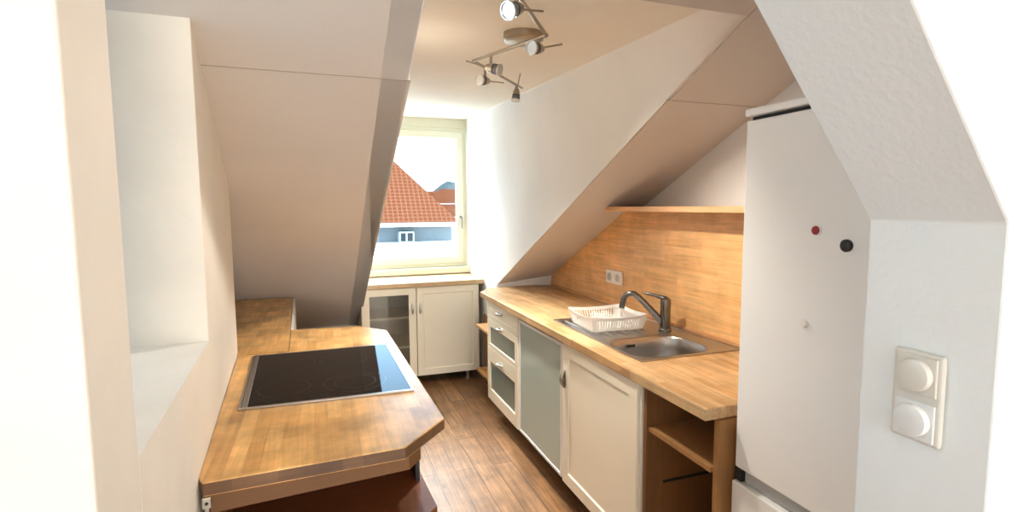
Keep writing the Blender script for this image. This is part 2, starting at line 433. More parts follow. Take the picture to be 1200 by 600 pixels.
# right wall, with its slanted top under the slope
struct('wall_right', PR([(RX, 0.69, 0), (RX, 5.0, 0), (RX, 5.0, roof_z(5.0)), (RX, 0.69, roof_z(0.69))], (0.12, 0, 0)), MT['plaster'])
# right partition whose slanted reveal cuts the picture (switch side)
AXR, Y0R, Y1R, ZC = 0.95, 0.482, 0.694, 1.503
tx = lambda z: AXR + (0.661 - 0.953) / (1.859 - 1.502) * (z - ZC)
struct('wall_partition_right', PR([(AXR, Y0R, 0), (2.3, Y0R, 0), (2.3, Y0R, 2.62), (tx(2.62), Y0R, 2.62), (AXR, Y0R, ZC)], (0, Y1R - Y0R, 0)), MT['textured'], bevel=0.004)
# left wall with the deep niche, one leaning plane x = WL(y)
def WL(y): return -0.361 + (2.525 - y) * 0.0602
NS, NY0, NY1 = 1.155, 0.885, 1.68
struct('wall_left', PR([(WL(0.70), 0.70, 0), (WL(0.70), 0.70, 2.62), (WL(NY0), NY0, 2.62), (WL(NY0), NY0, 0)], (-1.4, 0, 0)), MT['rough_plaster'], bevel=0.004)
struct('wall_left', PR([(WL(NY0), NY0, 0), (WL(NY1), NY1, 0), (WL(NY1), NY1, NS), (WL(NY0), NY0, NS + 0.015)], (-0.42, 0, 0)), MT['rough_plaster'])
bm = PR([(WL(NY1), NY1, 0), (WL(2.55), 2.55, 0), (WL(2.55), 2.55, roof_z(2.55) + 0.02), (WL(NY1), NY1, roof_z(NY1) + 0.02)], (-0.62, 0, 0))
struct('wall_left', bm, MT['rough_plaster'], bevel=0.003)
# rooms beyond: left side room and the room behind the photographer
struct('wall_west', B(-1.75, -1.65, 2.50, 5.0, 0, 1.75), MT['plaster'])
struct('wall_west', rect_frame(0.88, 2.50, 0.0, 2.45, 0.30, -1.75, -1.65, FX, 0.65, 1.25), MT['plaster'])
struct('wall_east', B(2.3, 2.4, -6.0, 0.7, 0, 2.62), MT['plaster'])
struct('wall_west', B(-2.0, -1.9, -6.0, 0.7, 0, 2.62), MT['plaster'])
struct('wall_rear', rect_frame(-2.0, 2.4, 0.0, 2.72, 0.35, -6.1, -6.0, FY, 0.25, 0.45), MT['plaster'])
struct('ceiling', B(-2.0, 2.4, -6.0, 0.69, 2.62, 2.72), MT['plaster'])

# window_1
win = bpy.data.objects.new('window_1', None); COL.objects.link(win); win.location = (0.82, YW, 0.95); tag(win, kind='structure')
obj('window_frame', rect_frame(DL - 0.02, DR - 0.002, 0.967, 2.276, 0.048, YW - 0.01, YW + 0.09, FY), MT['frame'], win, bevel=0.004)
obj('window_sash', rect_frame(DL + 0.02, 1.296, 1.000, 2.240, 0.062, YW - 0.028, YW + 0.04, FY), MT['frame'], win, bevel=0.006)
obj('pane', B(DL + 0.07, 1.245, YW + 0.008, YW + 0.014, 1.05, 2.19), MT['glass'], win)
hb = obj('window_handle', lathe([(0, 0.011), (0.012, 0.011), (0.014, 0.006), (0.04, 0.006)], (1.268, YW - 0.028, 1.44), (0, -1, 0), 14), MT['chrome'], win, smooth=True)
obj('lever', T([(1.268, YW - 0.066, 1.445), (1.268, YW - 0.068, 1.38), (1.268, YW - 0.066, 1.33)], [0.008, 0.007, 0.006]), MT['chrome'], hb, smooth=True)
obj('window_sill', B(DL - 0.02, DR + 0.03, 4.885, YW + 0.02, 0.908, 0.966), MT['frame'], win, bevel=0.006)

# ------------------------------------------------------------------ fronts on the right
XF = 1.126                                     # face of the right-hand fronts
XB = 1.73

def leg(parent, x, y, h, m=None):
    bm = lathe([(0, 0.026), (0.008, 0.026), (0.014, 0.016), (h - 0.02, 0.019), (h - 0.008, 0.026), (h, 0.026)], (x, y, 0), (0, 0, 1), 16)
    return obj('leg', bm, m or MT['grey'], parent, smooth=True)

def carcass(parent, x0, x1, y0, y1, z0, z1, m, front='x', t=0.016):
    """open fronted box of boards, one mesh: sides, bottom, top, back"""
    if front == 'x':
        f = lambda a, b, c: (b, a, c); u0, u1, d0, d1 = y0, y1, x0, x1
    else:
        f = lambda a, b, c: (a, b, c); u0, u1, d0, d1 = x0, x1, y0, y1
    bm = bmesh.new()
    o = [bm.verts.new(f(u, d0, z)) for u, z in ((u0, z0), (u1, z0), (u1, z1), (u0, z1))]
    i_ = [bm.verts.new(f(u, d0, z)) for u, z in ((u0 + t, z0 + t), (u1 - t, z0 + t), (u1 - t, z1 - t), (u0 + t, z1 - t))]
    ob = [bm.verts.new(f(u, d1, z)) for u, z in ((u0, z0), (u1, z0), (u1, z1), (u0, z1))]
    ib = [bm.verts.new(f(u, d1 - t, z)) for u, z in ((u0 + t, z0 + t), (u1 - t, z0 + t), (u1 - t, z1 - t), (u0 + t, z1 - t))]
    for k in range(4):
        j = (k + 1) % 4
        bm.faces.new((o[k], o[j], i_[j], i_[k])); bm.faces.new((o[k], ob[k], ob[j], o[j])); bm.faces.new((i_[k], i_[j], ib[j], ib[k]))
    bm.faces.new(ob); bm.faces.new(ib)
    return obj('carcass', bm, m, parent)

# drawer cabinet
DC = thing('drawer_cabinet', 'cream three drawer base cabinet at the far end of the right-hand row', 'cabinet', (1.43, 3.34, 0))
carcass(DC, XF + 0.021, XB, 3.028, 3.662, 0.125, 0.858, MT['creamdk'])
d = obj('drawer', panel_door(3.03, 3.66, 0.728, 0.856, 0.03, XF, XF + 0.019, FX, 0.002), MT['cream'], DC, bevel=0.0015)
bow_handle(FX, 3.37, 0.806, XF, 0.085, False, MT['alu'], d, -1)
for z0, z1, wt, wb, hz in ((0.52, 0.724, 0.05, 0.028, 0.700), (0.127, 0.516, 0.10, 0.082, 0.455)):
    d = obj('drawer', rect_frame(3.03, 3.66, z0, z1, 0.052, XF, XF + 0.019, FX, wt, wb), MT['cream'], DC, bevel=0.0015)
    obj('pane', B(XF + 0.009, XF + 0.013, 3.078, 3.612, z0 + wb - 0.004, z1 - wt + 0.004), MT['smoke'], d)
    bow_handle(FX, 3.36, hz, XF, 0.085, False, MT['alu'], d, -1)
    bm = B(XF + 0.05, XB - 0.03, 3.06, 3.63, z0 + 0.02, z0 + 0.032)
    obj('drawer_bottom', bm, MT['whitep'], d)
for x, y in ((1.29, 3.09), (1.29, 3.60), (1.66, 3.09), (1.66, 3.60)): leg(DC, x, y, 0.125)

# frosted glass cabinet
GC = thing('glass_door_cabinet', 'base cabinet with a tall green frosted glass door between the drawers and the sink cabinet', 'cabinet', (1.43, 2.69, 0))
carcass(GC, XF + 0.021, XB, 2.372, 3.022, 0.13, 0.858, MT['creamdk'])
d = obj('door', rect_frame(2.384, 3.005, 0.134, 0.842, 0.016, XF, XF + 0.019, FX), MT['whitep'], GC, bevel=0.0015)
obj('pane', B(XF + 0.005, XF + 0.010, 2.398, 2.991, 0.148, 0.828), MT['frost'], d)
obj('shelf', B(XF + 0.04, XB - 0.03, 2.389, 3.005, 0.62, 0.638), MT['whitep'], GC)
for x, y in ((1.29, 2.44), (1.29, 2.95), (1.66, 2.44), (1.66, 2.95)): leg(GC, x, y, 0.13)

# sink cabinet
SC = thing('sink_cabinet', 'cream panelled single door base cabinet under the steel sink', 'cabinet', (1.43, 2.02, 0))
carcass(SC, XF + 0.021, XB, 1.676, 2.366, 0.13, 0.70, MT['creamdk'])
d = obj('door', panel_door(1.695, 2.362, 0.132, 0.853, 0.062, XF - 0.006, XF + 0.019, FX, 0.007), MT['cream'], SC, bevel=0.0015)
bow_handle(FX, 2.332, 0.675, XF - 0.006, 0.085, True, MT['nickel'], d, -1)
obj('side_panel', B(XF + 0.004, XF + 0.56, 1.676, 1.692, 0.11, 0.856), MT['creamdk'], SC)
obj('side_panel', B(XF + 0.021, XB, 2.352, 2.366, 0.70, 0.856), MT['creamdk'], SC)
for x, y in ((1.29, 1.74), (1.29, 2.30), (1.66, 1.74), (1.66, 2.30)): leg(SC, x, y, 0.13)

# open shelf unit by the fridge
OS = thing('open_shelf_unit', 'open brown wood base unit with one shelf between sink cabinet and fridge', 'shelf unit', (1.43, 1.48, 0))
obj('side_panel', B(XF + 0.01, 1.72, 1.654, 1.672, 0.0, 0.858), MT['brown'], OS, bevel=0.001)
obj('side_panel', B(XF + 0.030, 1.72, 1.290, 1.314, 0.0, 0.858), MT['panel_end'], OS, bevel=0.001)
obj('back_panel', B(1.70, 1.72, 1.312, 1.654, 0.05, 0.858), MT['brown'], OS)
obj('shelf', B(XF + 0.02, 1.70, 1.314, 1.654, 0.678, 0.696), MT['panel_end'], OS, bevel=0.001)
obj('bottom_board', B(XF + 0.02, 1.70, 1.312, 1.654, 0.06, 0.078), MT['brown'], OS)
obj('groove_strip', B(XF + 0.09, XF + 0.40, 1.648, 1.654, 0.462, 0.470), MT['dark'], OS)  # groove in the panel, drawn as a thin dark strip

# right worktop with the sink cut-out and a cut far corner
bm = bmesh.new()
xs = [1.106, 1.214, 1.612, 1.742]; ys = [1.298, 1.815, 2.145, 3.20, 3.78]
V = {}
for i, x in enumerate(xs):
    for j, y in enumerate(ys):
        yy = y
        if j == 4: yy = {0: 3.775, 1: 3.925, 2: 3.955, 3: 3.90}[i]
        V[i, j] = bm.verts.new((x, yy, 0.9))
for i in range(3):
    for j in range(4):
        if i == 1 and j == 1: continue
        bm.faces.new((V[i, j], V[i + 1, j], V[i + 1, j + 1], V[i, j + 1]))
ex = bmesh.ops.extrude_face_region(bm, geom=bm.faces[:])
bmesh.ops.translate(bm, verts=[e for e in ex['geom'] if isinstance(e, bmesh.types.BMVert)], vec=(0, 0, -0.04))
tag(obj('worktop', bm, MT['counter'], bevel=0.004), 'long beech worktop along the right-hand wall holding the sink', 'worktop')

# beech splashback and its upstand
zt = 1.503; yb = lambda z: 4.054 - (z - 0.907) / 0.4775
bp = thing('splashback', 'orange beech splashback panel with slanted end above the right worktop', 'splashback', (1.75, 2.5, 0.9))
obj('panel', PR([(1.742, 1.29, 0.902), (1.742, yb(0.902) - 0.16, 0.902), (1.742, yb(0.98) - 0.02, 0.985), (1.742, yb(zt) - 0.01, zt), (1.742, 1.29, zt)], (0.03, 0, 0)), MT['splash'], bp)
obj('upstand', B(1.727, 1.742, 1.30, 3.86, 0.902, 0.916), MT['shelf'], bp, bevel=0.002)
# shelf above it
ws = thing('wall_shelf', 'long beech shelf along the top of the orange splashback', 'shelf', (1.7, 2.0, 1.503))
obj('board', PR([(1.575, 1.285, 1.503), (1.575, 2.765, 1.503), (1.575, 2.72, 1.53), (1.575, 1.285, 1.53)], (0.264, 0, 0)), MT['shelf'], ws, bevel=0.001)

# socket
so = thing('power_socket', 'cream double power socket on the orange splashback', 'socket', (1.742, 2.905, 1.045))
obj('plate', B(1.730, 1.742, 2.81, 2.998, 1.044, 1.128), MT['whitep'], so, bevel=0.004)
for y in (2.857, 2.951):
    o = obj('outlet', lathe([(0, 0.033), (0.006, 0.033), (0.007, 0.029), (0.001, 0.026)], (1.730, y, 1.086), (-1, 0, 0), 24), MT['whitep'], so, smooth=True)
    obj('recess', lathe([(0.0005, 0.024), (0.0012, 0.024)], (1.729, y, 1.086), (-1, 0, 0), 20), MT['grey'], o)

# sink -----------------------------------------------------------------------
sk = thing('sink', 'stainless steel inset sink with ribbed drainer in the right worktop', 'sink', (1.45, 2.23, 0.9))
def superell(cx, cy, a, b, n, e=3.6):
    out = []
    for i in range(n):
        t = 2 * math.pi * i / n; c, s = math.cos(t), math.sin(t)
        out.append((cx + a * math.copysign(abs(c) ** (2 / e), c), cy + b * math.copysign(abs(s) ** (2 / e), s)))
    return out
N_ = 64
bcx, bcy, ba, bb = 1.412, 1.979, 0.196, 0.160
rim = superell(bcx, bcy, ba, bb, N_)
x0, x1, y0, y1 = 1.206, 1.702, 1.80, 2.652
def outpt(p):
    dx, dy = p[0] - bcx, p[1] - bcy
    ts = []
    if dx > 1e-9: ts.append((x1 - bcx) / dx)
    if dx < -1e-9: ts.append((x0 - bcx) / dx)
    if dy > 1e-9: ts.append((2.17 - bcy) / dy)
    if dy < -1e-9: ts.append((y0 - bcy) / dy)
    t = min(ts); return (bcx + dx * t, bcy + dy * t)
outer = [outpt(p) for p in rim]
# snap the nearest sample to each corner so the plate keeps square corners
for cx, cy in ((x0, y0), (x1, y0), (x0, 2.17), (x1, 2.17)):
    k = min(range(N_), key=lambda i: (outer[i][0] - cx) ** 2 + (outer[i][1] - cy) ** 2); outer[k] = (cx, cy)
bm = bmesh.new(); ZP = 0.9045
vo = [bm.verts.new((x, y, ZP)) for x, y in outer]
loops = [vo]
for sc, z in ((1.02, ZP), (1.0, ZP - 0.002), (0.975, ZP - 0.010), (0.955, ZP - 0.05), (0.93, ZP - 0.12), (0.88, ZP - 0.143), (0.75, ZP - 0.150), (0.4, ZP - 0.153), (0.12, ZP - 0.154)):
    loops.append([bm.verts.new((bcx + (x - bcx) * sc, bcy + (y - bcy) * sc, z)) for x, y in rim])
for a, b in zip(loops, loops[1:]):
    for k in range(N_): bm.faces.new((a[k], a[(k + 1) % N_], b[(k + 1) % N_], b[k]))
bm.faces.new(loops[-1])
# drainer half of the plate, sinking slightly to the bowl
top_edge = sorted([v for v in vo if abs(v.co.y - 2.17) < 1e-6], key=lambda v: v.co.x)
e0, e1 = bm.verts.new((x0, y1, ZP)), bm.verts.new((x1, y1, ZP))
bm.faces.new(top_edge + [e1, e0])
# raised rolled edge
obj('basin', bm, MT['steel'], sk, smooth=True)
bm = rect_frame(x0 - 0.004, x1 + 0.004, y0 - 0.004, y1 + 0.004, 0.012, 0.9003, 0.907, lambda u, v, d: (u, v, d))
obj('rim', bm, MT['steel'], sk, bevel=0.002)
bm = bmesh.new()
for i in range(9):
    xx = 1.25 + i * 0.045
    if xx > 1.56: break
    tube(bm, [(xx, 2.19, ZP + 0.0005), (xx, 2.25, ZP + 0.002), (xx, 2.56, ZP + 0.002), (xx, 2.60, ZP + 0.0005)], [0.002, 0.0045, 0.0045, 0.002], 8)
obj('drainer_ribs', bm, MT['steel'], sk, smooth=True)
obj('overflow', B(1.345, 1.385, 2.1200, 2.1245, 0.866, 0.878), MT['dark'], sk)
obj('drain', lathe([(0, 0.040), (0.004, 0.038), (0.004, 0.02), (0.002, 0.018)], (bcx, bcy, ZP - 0.153), (0, 0, 1), 24), MT['chrome'], sk, smooth=True)

# faucet
fx, fy = 1.610, 2.200
fa = thing('faucet', 'dark chrome single lever kitchen tap standing behind the sink bowl', 'tap', (fx, fy, 0.904))
obj('body', lathe([(0.0, 0.031), (0.012, 0.031), (0.016, 0.027), (0.11, 0.0255), (0.148, 0.027), (0.164, 0.025), (0.175, 0.012)], (fx, fy, 0.9045), (0, 0, 1), 24), MT['chrome'], fa, smooth=True)
sd = Vector((-0.80, 0.60, 0))
def sp(h, z): return (fx + sd.x * h * 0.86, fy + sd.y * h * 0.86, z)
pts = [sp(0.01, 0.945), sp(0.06, 0.990), sp(0.115, 1.040), sp(0.155, 1.072), sp(0.180, 1.088), sp(0.205, 1.090), sp(0.226, 1.080), sp(0.240, 1.060), sp(0.248, 1.030), sp(0.250, 1.012)]
obj('spout', T(pts, [0.017, 0.017, 0.016, 0.016, 0.0155, 0.015, 0.015, 0.015, 0.0145, 0.0145], 14), MT['chrome'], fa, smooth=True)
obj('lever', T([(fx, fy, 1.070), (fx - 0.03, fy + 0.033, 1.081), (fx - 0.066, fy + 0.070, 1.091), (fx - 0.080, fy + 0.084, 1.096)], [0.014, 0.009, 0.007, 0.004], 12), MT['chrome'], fa, smooth=True)

# dish rack -------------------------------------------------------------------
rk = thing('dish_rack', 'white plastic dish drainer rack standing on the sink drainer', 'dish rack', (1.385, 2.392, 0.909))
rot = math.radians(-3)
def RK(u, v, z):
    c, s = math.cos(rot), math.sin(rot)
    return (1.385 + u * c - v * s, 2.392 + u * s + v * c, 0.9095 + z)
def rr_loop(a, b, r, z, n=6, dip=0.0):
    out = []
    for cx, cy, a0 in ((a - r, b - r, 0), (-a + r, b - r, 90), (-a + r, -b + r, 180), (a - r, -b + r, 270)):
        for k in range(n + 1):
            t = math.radians(a0 + 90 * k / n)
            out.append((cx + r * math.cos(t), cy + r * math.sin(t), z))
    full = []
    m = len(out)
    for i in range(m):                       # add samples on the straight runs so the rim can dip
        p, q = out[i], out[(i + 1) % m]
        full.append(p)
        L_ = math.dist(p[:2], q[:2])
        if L_ > 0.05:
            for k in range(1, 9): full.append(tuple(p[j] + (q[j] - p[j]) * k / 9 for j in range(3)))
    res = []
    for x, y, zz in full:
        w = (1 - min(1, abs(x) / a) ** 2) if abs(y) > b * 0.9 else ((1 - min(1, abs(y) / b) ** 2) if abs(x) > a * 0.9 else 0)
        res.append((x, y, zz - dip * w))
    return res
top = rr_loop(0.155, 0.150, 0.03, 0.080, dip=0.010)
bot = rr_loop(0.140, 0.135, 0.025, 0.006)
bm = bmesh.new()
def band(bm, l0, l1, t):
    n = len(l0); vs = []
    for a, b in zip(l0, l1):
        A, Bp = Vector(a), Vector(b)
        inn = Vector((-A.x, -A.y, 0)).normalized() * t
        vs.append([bm.verts.new(RK(*p)) for p in (A, Bp, Bp + inn, A + inn)])
    for i in range(n):
        p, q = vs[i], vs[(i + 1) % n]
        for k in range(4): bm.faces.new((p[k], q[k], q[(k + 1) % 4], p[(k + 1) % 4]))
band(bm, [(x * 1.03, y * 1.03, z + 0.004) for x, y, z in top], [(x * 1.0, y * 1.0, z - 0.012) for x, y, z in top], 0.006)
obj('rim', bm, MT['whitep'], rk)
bm = bmesh.new()
band(bm, [(x, y, z + 0.010) for x, y, z in bot], bot, 0.005)
# floor grid
for i in range(-6, 7):
    v = i * 0.02
    box(bm, -0.137, 0.137, v - 0.003, v + 0.003, 0.008, 0.013, f=lambda a, b, c: RK(a, b, c))
for i in (-0.09, 0, 0.09):
    box(bm, i - 0.004, i + 0.004, -0.132, 0.132, 0.006, 0.011, f=lambda a, b, c: RK(a, b, c))
bm_grid = bm
bm = bmesh.new()
def slat(p, q, w):
    P_, Q_ = Vector(p), Vector(q)
    n_ = Vector((P_.x, P_.y, 0))
    if abs(P_.y) / 0.150 > abs(P_.x) / 0.155: tdir = Vector((1, 0, 0)); nd = Vector((0, math.copysign(1, P_.y), 0))
    else: tdir = Vector((0, 1, 0)); nd = Vector((math.copysign(1, P_.x), 0, 0))
    vs = []
    for c in (P_, Q_):
        for su, sn in ((-1, -1), (1, -1), (1, 1), (-1, 1)):
            vs.append(bm.verts.new(RK(*(c + tdir * w / 2 * su + nd * 0.0012 * sn - nd * 0.003))))
    for k in range(4): bm.faces.new((vs[k], vs[(k + 1) % 4], vs[4 + (k + 1) % 4], vs[4 + k]))
    bm.faces.new(vs[:4]); bm.faces.new(vs[4:])
for s in (-1, 1):
    for i in range(-9, 10):
        u = i * 0.0135
        solid = abs(i) >= 9
        slat((u * 1.10, s * 0.150, 0.070), (u, s * 0.135, 0.012), 0.016 if solid else 0.0052)
        v = i * 0.0130
        if s == -1 and 1 <= i <= 6: continue          # grip opening in the aisle side
        slat((s * 0.155, v * 1.10, 0.070), (s * 0.140, v, 0.012), 0.016 if solid else 0.0052)
for s in (-1, 1):
    for t_ in (-1, 1):
        slat((s * 0.142, t_ * 0.149, 0.07), (s * 0.128, t_ * 0.134, 0.012), 0.02)
        slat((s * 0.1545, t_ * 0.136, 0.07), (s * 0.1395, t_ * 0.122, 0.012), 0.02)
obj('slats', bm, MT['whitep'], rk)
bm = bm_grid
for i in range(-6, 6):
    for u in (-0.045, 0.015):
        v = i * 0.021 + 0.01
        tube(bm, [RK(u, v, 0.012), RK(u + 0.012, v, 0.045), RK(u + 0.03, v, 0.058)], [0.003, 0.0025, 0.002], 6)
obj('base_grid', bm, MT['whitep'], rk)

# ------------------------------------------------------------------ fridge
FXF = 1.20
fr = thing('fridge_freezer', 'tall white fridge freezer at the near end of the right-hand row', 'fridge', (1.5, 0.985, 0))
obj('body', B(FXF + 0.05, 1.80, 0.702, 1.268, 0.02, 1.775), MT['fridge'], fr, bevel=0.004)
obj('top_lid', B(FXF - 0.004, 1.81, 0.700, 1.272, 1.792, 1.815), MT['fridge'], fr, bevel=0.005)
obj('lid_gap', B(FXF + 0.018, FXF + 0.06, 0.706, 1.262, 1.774, 1.793), MT['dark'], fr)  # dark strip paints the shade of the gap under the lid
obj('door', B(FXF, FXF + 0.05, 0.702, 1.268, 0.715, 1.780), MT['fridge'], fr, bevel=0.006, seg=3)
obj('handle_rail', B(FXF + 0.016, FXF + 0.05, 0.705, 1.240, 0.672, 0.714), MT['grey'], fr, bevel=0.002)
obj('freezer_door', B(FXF - 0.004, FXF + 0.05, 0.702, 1.275, 0.10, 0.668), MT['fridge'], fr, bevel=0.006, seg=3)
obj('hinge', B(FXF + 0.004, FXF + 0.05, 1.243, 1.272, 0.672, 0.712), MT['dark'], fr, bevel=0.002)
obj('plinth', B(FXF + 0.03, 1.78, 0.71, 1.26, 0.0, 0.09), MT['grey'], fr)
def magnet(name, y, z, r, m, label, ring=None):
    t = thing(name, label, 'magnet', (FXF, y, z))
    obj('disc', lathe([(0, r), (0.006, r), (0.009, r * 0.82), (0.010, r * 0.5)], (FXF, y, z), (-1, 0, 0), 28), m, t, smooth=True)
    if ring: obj('ring', lathe([(0, r * 1.14), (0.004, r * 1.14), (0.005, r * 1.02)], (FXF, y, z), (-1, 0, 0), 28), ring, t, smooth=True)
    return t
magnet('fridge_magnet', 1.013, 1.467, 0.0115, MT['red'], 'round red fridge magnet with pale rim, left of the black one', MT['whitep'])
magnet('fridge_magnet', 0.928, 1.433, 0.0155, MT['black'], 'round black fridge magnet on the white fridge door')
magnet('fridge_magnet', 1.036, 1.219, 0.0115, MT['whitep'], 'small round white fridge magnet low on the fridge door')

# light switch on the reveal
sw = thing('light_switch', 'cream double light switch plate with two round buttons on the right-hand wall', 'light switch', (AXR, 0.588, 1.126))
obj('plate', B(AXR - 0.011, AXR, 0.5475, 0.6285, 1.128, 1.285), MT['switch'], sw, bevel=0.007, seg=3)
for zc, mm, lab in ((1.245, 'switch', None), (1.167, 'switchw', 'whiter insert')):
    ins = obj('insert', B(AXR - 0.0145, AXR - 0.0105, 0.5555, 0.6205, zc - 0.033, zc + 0.033), MT[mm], sw, bevel=0.003)
    obj('button', lathe([(0, 0.0275), (0.008, 0.0275), (0.011, 0.0255), (0.0125, 0.020), (0.013, 0.008)], (AXR - 0.0143, 0.588, zc), (-1, 0, 0), 36), MT[mm], ins, smooth=True)

# ------------------------------------------------------------------ far cabinet under the window
FYc = 4.434
fc = thing('window_cabinet', 'cream two door base cabinet under the window, left door glazed', 'cabinet', (0.79, 4.68, 0))
carcass(fc, 0.288, 1.287, FYc + 0.021, 4.94, 0.09, 0.862, MT['creamdk'], front='y')
d = obj('door', rect_frame(0.290, 0.736, 0.092, 0.858, 0.062, FYc, FYc + 0.019, FY, wt=0.058), MT['cream'], fc, bevel=0.0015)
obj('pane', B(0.350, 0.676, FYc + 0.008, FYc + 0.012, 0.15, 0.804), MT['cabglass'], d)
bow_handle(FY, 0.704, 0.678, FYc, 0.085, True, MT['alu'], d, -1)
d = obj('door', panel_door(0.742, 1.287, 0.092, 0.858, 0.056, FYc, FYc + 0.019, FY, 0.007), MT['cream'], fc, bevel=0.0015)
bow_handle(FY, 0.768, 0.678, FYc, 0.085, True, MT['alu'], d, -1)
for z in (0.335, 0.59):
    obj('shelf', B(0.306, 1.27, FYc + 0.04, 4.92, z, z + 0.018), MT['cream'], fc)
for x, y in ((0.34, 4.50), (1.20, 4.52), (0.34, 4.88), (1.235, 4.88)): leg(fc, x, y, 0.09, MT['alu'])
tag(obj('worktop', B(0.27, 1.328, FYc - 0.018, 4.975, 0.864, 0.902), MT['counter_far'], bevel=0.003), 'short beech worktop on the cream cabinet under the window', 'worktop')

# little open shelves in the corner gap
cs = thing('corner_shelf_unit', 'narrow brown open shelves in the dark gap between window cabinet and drawers', 'shelf unit', (1.24, 3.95, 0))
obj('back_panel', B(1.312, 1.328, 3.70, 4.38, 0.0, 0.60), MT['brown'], cs)
for z in (0.20, 0.565): obj('shelf', B(1.165, 1.312, 3.70, 4.10, z, z + 0.018), MT['apron'], cs)

# ------------------------------------------------------------------ peninsula on the left
pw = [(-0.292, 1.372), (-0.276, 1.357), (0.190, 1.364), (0.329, 1.517), (0.302, 2.752), (0.168, 2.912), (-0.166, 2.938), (-0.152, 2.490), (-0.356, 2.500)]
pw[1] = (-0.279, 1.342)
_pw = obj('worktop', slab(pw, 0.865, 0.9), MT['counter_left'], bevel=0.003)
_pw.data.materials.append(MT['shaded_end_grain'])
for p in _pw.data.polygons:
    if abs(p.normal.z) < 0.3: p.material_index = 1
tag(_pw, 'golden beech peninsula worktop with cut corners around the black hob', 'worktop')
rw = [(-0.153, 2.493), (-0.168, 2.95), (-0.207, 4.03), (-0.85, 4.03), (-0.85, 2.57), (-0.375, 2.57), (-0.359, 2.503)]
tag(obj('worktop', slab(rw, 0.865, 0.9005), MT['counter_left'], bevel=0.001), 'darker beech worktop running back under the sloped ceiling behind the peninsula', 'worktop')
sp_ = thing('base_cabinet', 'white sided base cabinet under the rear worktop beneath the slope', 'cabinet', (-0.5, 3.4, 0))
obj('side_panel', PR([(-0.152, 2.945, 0), (-0.186, 3.98, 0), (-0.186, 3.98, 0.8995), (-0.152, 2.945, 0.8995)], (-0.014, 0, 0)), MT['whitep'], sp_)
obj('carcass', B(-0.84, -0.245, 2.96, 3.96, 0.02, 0.862), MT['whitep'], sp_)

pc = thing('peninsula_cabinet', 'brown open shelf cabinet carrying the peninsula worktop and hob', 'cabinet', (0.0, 2.1, 0))
obj('apron', PR([(-0.268, 1.358, 0.815), (0.205, 1.405, 0.815), (0.245, 1.455, 0.815), (0.245, 1.455, 0.8645), (0.205, 1.405, 0.8645), (-0.268, 1.358, 0.8645)], (-0.012, 0.022, 0)), MT['apron_shaded'], pc)
sh = [(-0.262, 1.40), (0.17, 1.40), (0.305, 1.53), (0.295, 1.72), (0.285, 2.70), (0.16, 2.84), (-0.14, 2.86), (-0.14, 2.50), (-0.33, 2.49)]
obj('shelf', slab(sh, 0.600, 0.62), MT['redbrown'], pc, bevel=0.001)
obj('side_panel', B(0.268, 0.282, 1.70, 2.66, 0.62, 0.8645), MT['black'], pc)
obj('back_panel', B(-0.30, 0.268, 2.34, 2.36, 0.62, 0.8645), MT['redbrown'], pc)
obj('pedestal', PR([(-0.24, 1.62, 0), (0.18, 1.62, 0), (0.18, 2.66, 0), (-0.13, 2.66, 0), (-0.13, 2.50, 0), (-0.30, 2.49, 0)], (0, 0, 0.60)), MT['redbrown'], pc)
obj('side_panel', PR([(-0.279, 1.375, 0.0), (-0.262, 1.375, 0.0), (-0.320, 2.46, 0.0), (-0.337, 2.46, 0.0)], (0, 0, 0.8645)), MT['brown'], pc)
br = thing('metal_bracket', 'small grey metal corner bracket under the near left tip of the peninsula worktop', 'bracket', (-0.272, 1.345, 0.80))
bm = bmesh.new(); box(bm, -0.281, -0.262, 1.336, 1.352, 0.838, 0.8645); obj('plate', bm, MT['alu'], br, bevel=0.002)
obj('screw', lathe([(0, 0.004), (0.003, 0.003)], (-0.271, 1.336, 0.851), (0, -1, 0), 12), MT['dark'], br)
obj('strip', B(-0.279, -0.270, 1.352, 1.374, 0.70, 0.838), MT['alu'], br)

# hob
hb_ = [(-0.264, 1.796), (0.282, 1.782), (0.268, 2.446), (-0.292, 2.444)]
hob = thing('hob', 'black glass ceramic hob with steel trim set in the peninsula worktop', 'hob', (0, 2.1, 0.9))
def hobpt(u, v, z):
    a = Vector(hb_[0]).lerp(Vector(hb_[1]), u); b = Vector(hb_[3]).lerp(Vector(hb_[2]), u); p = a.lerp(b, v)
    return (p.x, p.y, z)
bm = PR([hobpt(u, v, 0.9008) for u, v in ((0.045, 0.012), (0.985, 0.012), (0.985, 0.988), (0.045, 0.988))], (0, 0, 0.0062))
obj('glass_top', bm, MT['hob'], hob, bevel=0.001)
bm = rect_frame(0.0, 1.0, 0.0, 1.0, 0.016, 0.9006, 0.9075, hobpt)
obj('trim', bm, MT['steel'], hob, bevel=0.0012)
bm = PR([hobpt(u, v, 0.9008) for u, v in ((0.02, 0.0), (0.048, 0.0), (0.048, 1.0), (0.02, 1.0))], (0, 0, 0.0085))
obj('edge_strip', bm, MT['steel'], hob, bevel=0.002)
for u, v, r in ((0.67, 0.235, 0.108), (0.67, 0.235, 0.072), (0.64, 0.70, 0.090), (0.24, 0.25, 0.085), (0.25, 0.72, 0.105)):
    c = Vector(hobpt(u, v, 0.9071)); bm = bmesh.new()
    ring = []
    for i in range(56):
        t = 2 * math.pi * i / 56; ring.append((math.cos(t), math.sin(t)))
    vs = [[bm.verts.new(c + Vector((x * q, y * q, z))) for x, y in ring] for q, z in ((r, 0), (r - 0.0016, 0), (r - 0.0016, 0.0002), (r, 0.0002))]
    for k in range(4):
        a, b = vs[k], vs[(k + 1) % 4]
        for i in range(56): bm.faces.new((a[i], a[(i + 1) % 56], b[(i + 1) % 56], b[i]))
    obj('cooking_ring', bm, MT['ring'], hob)

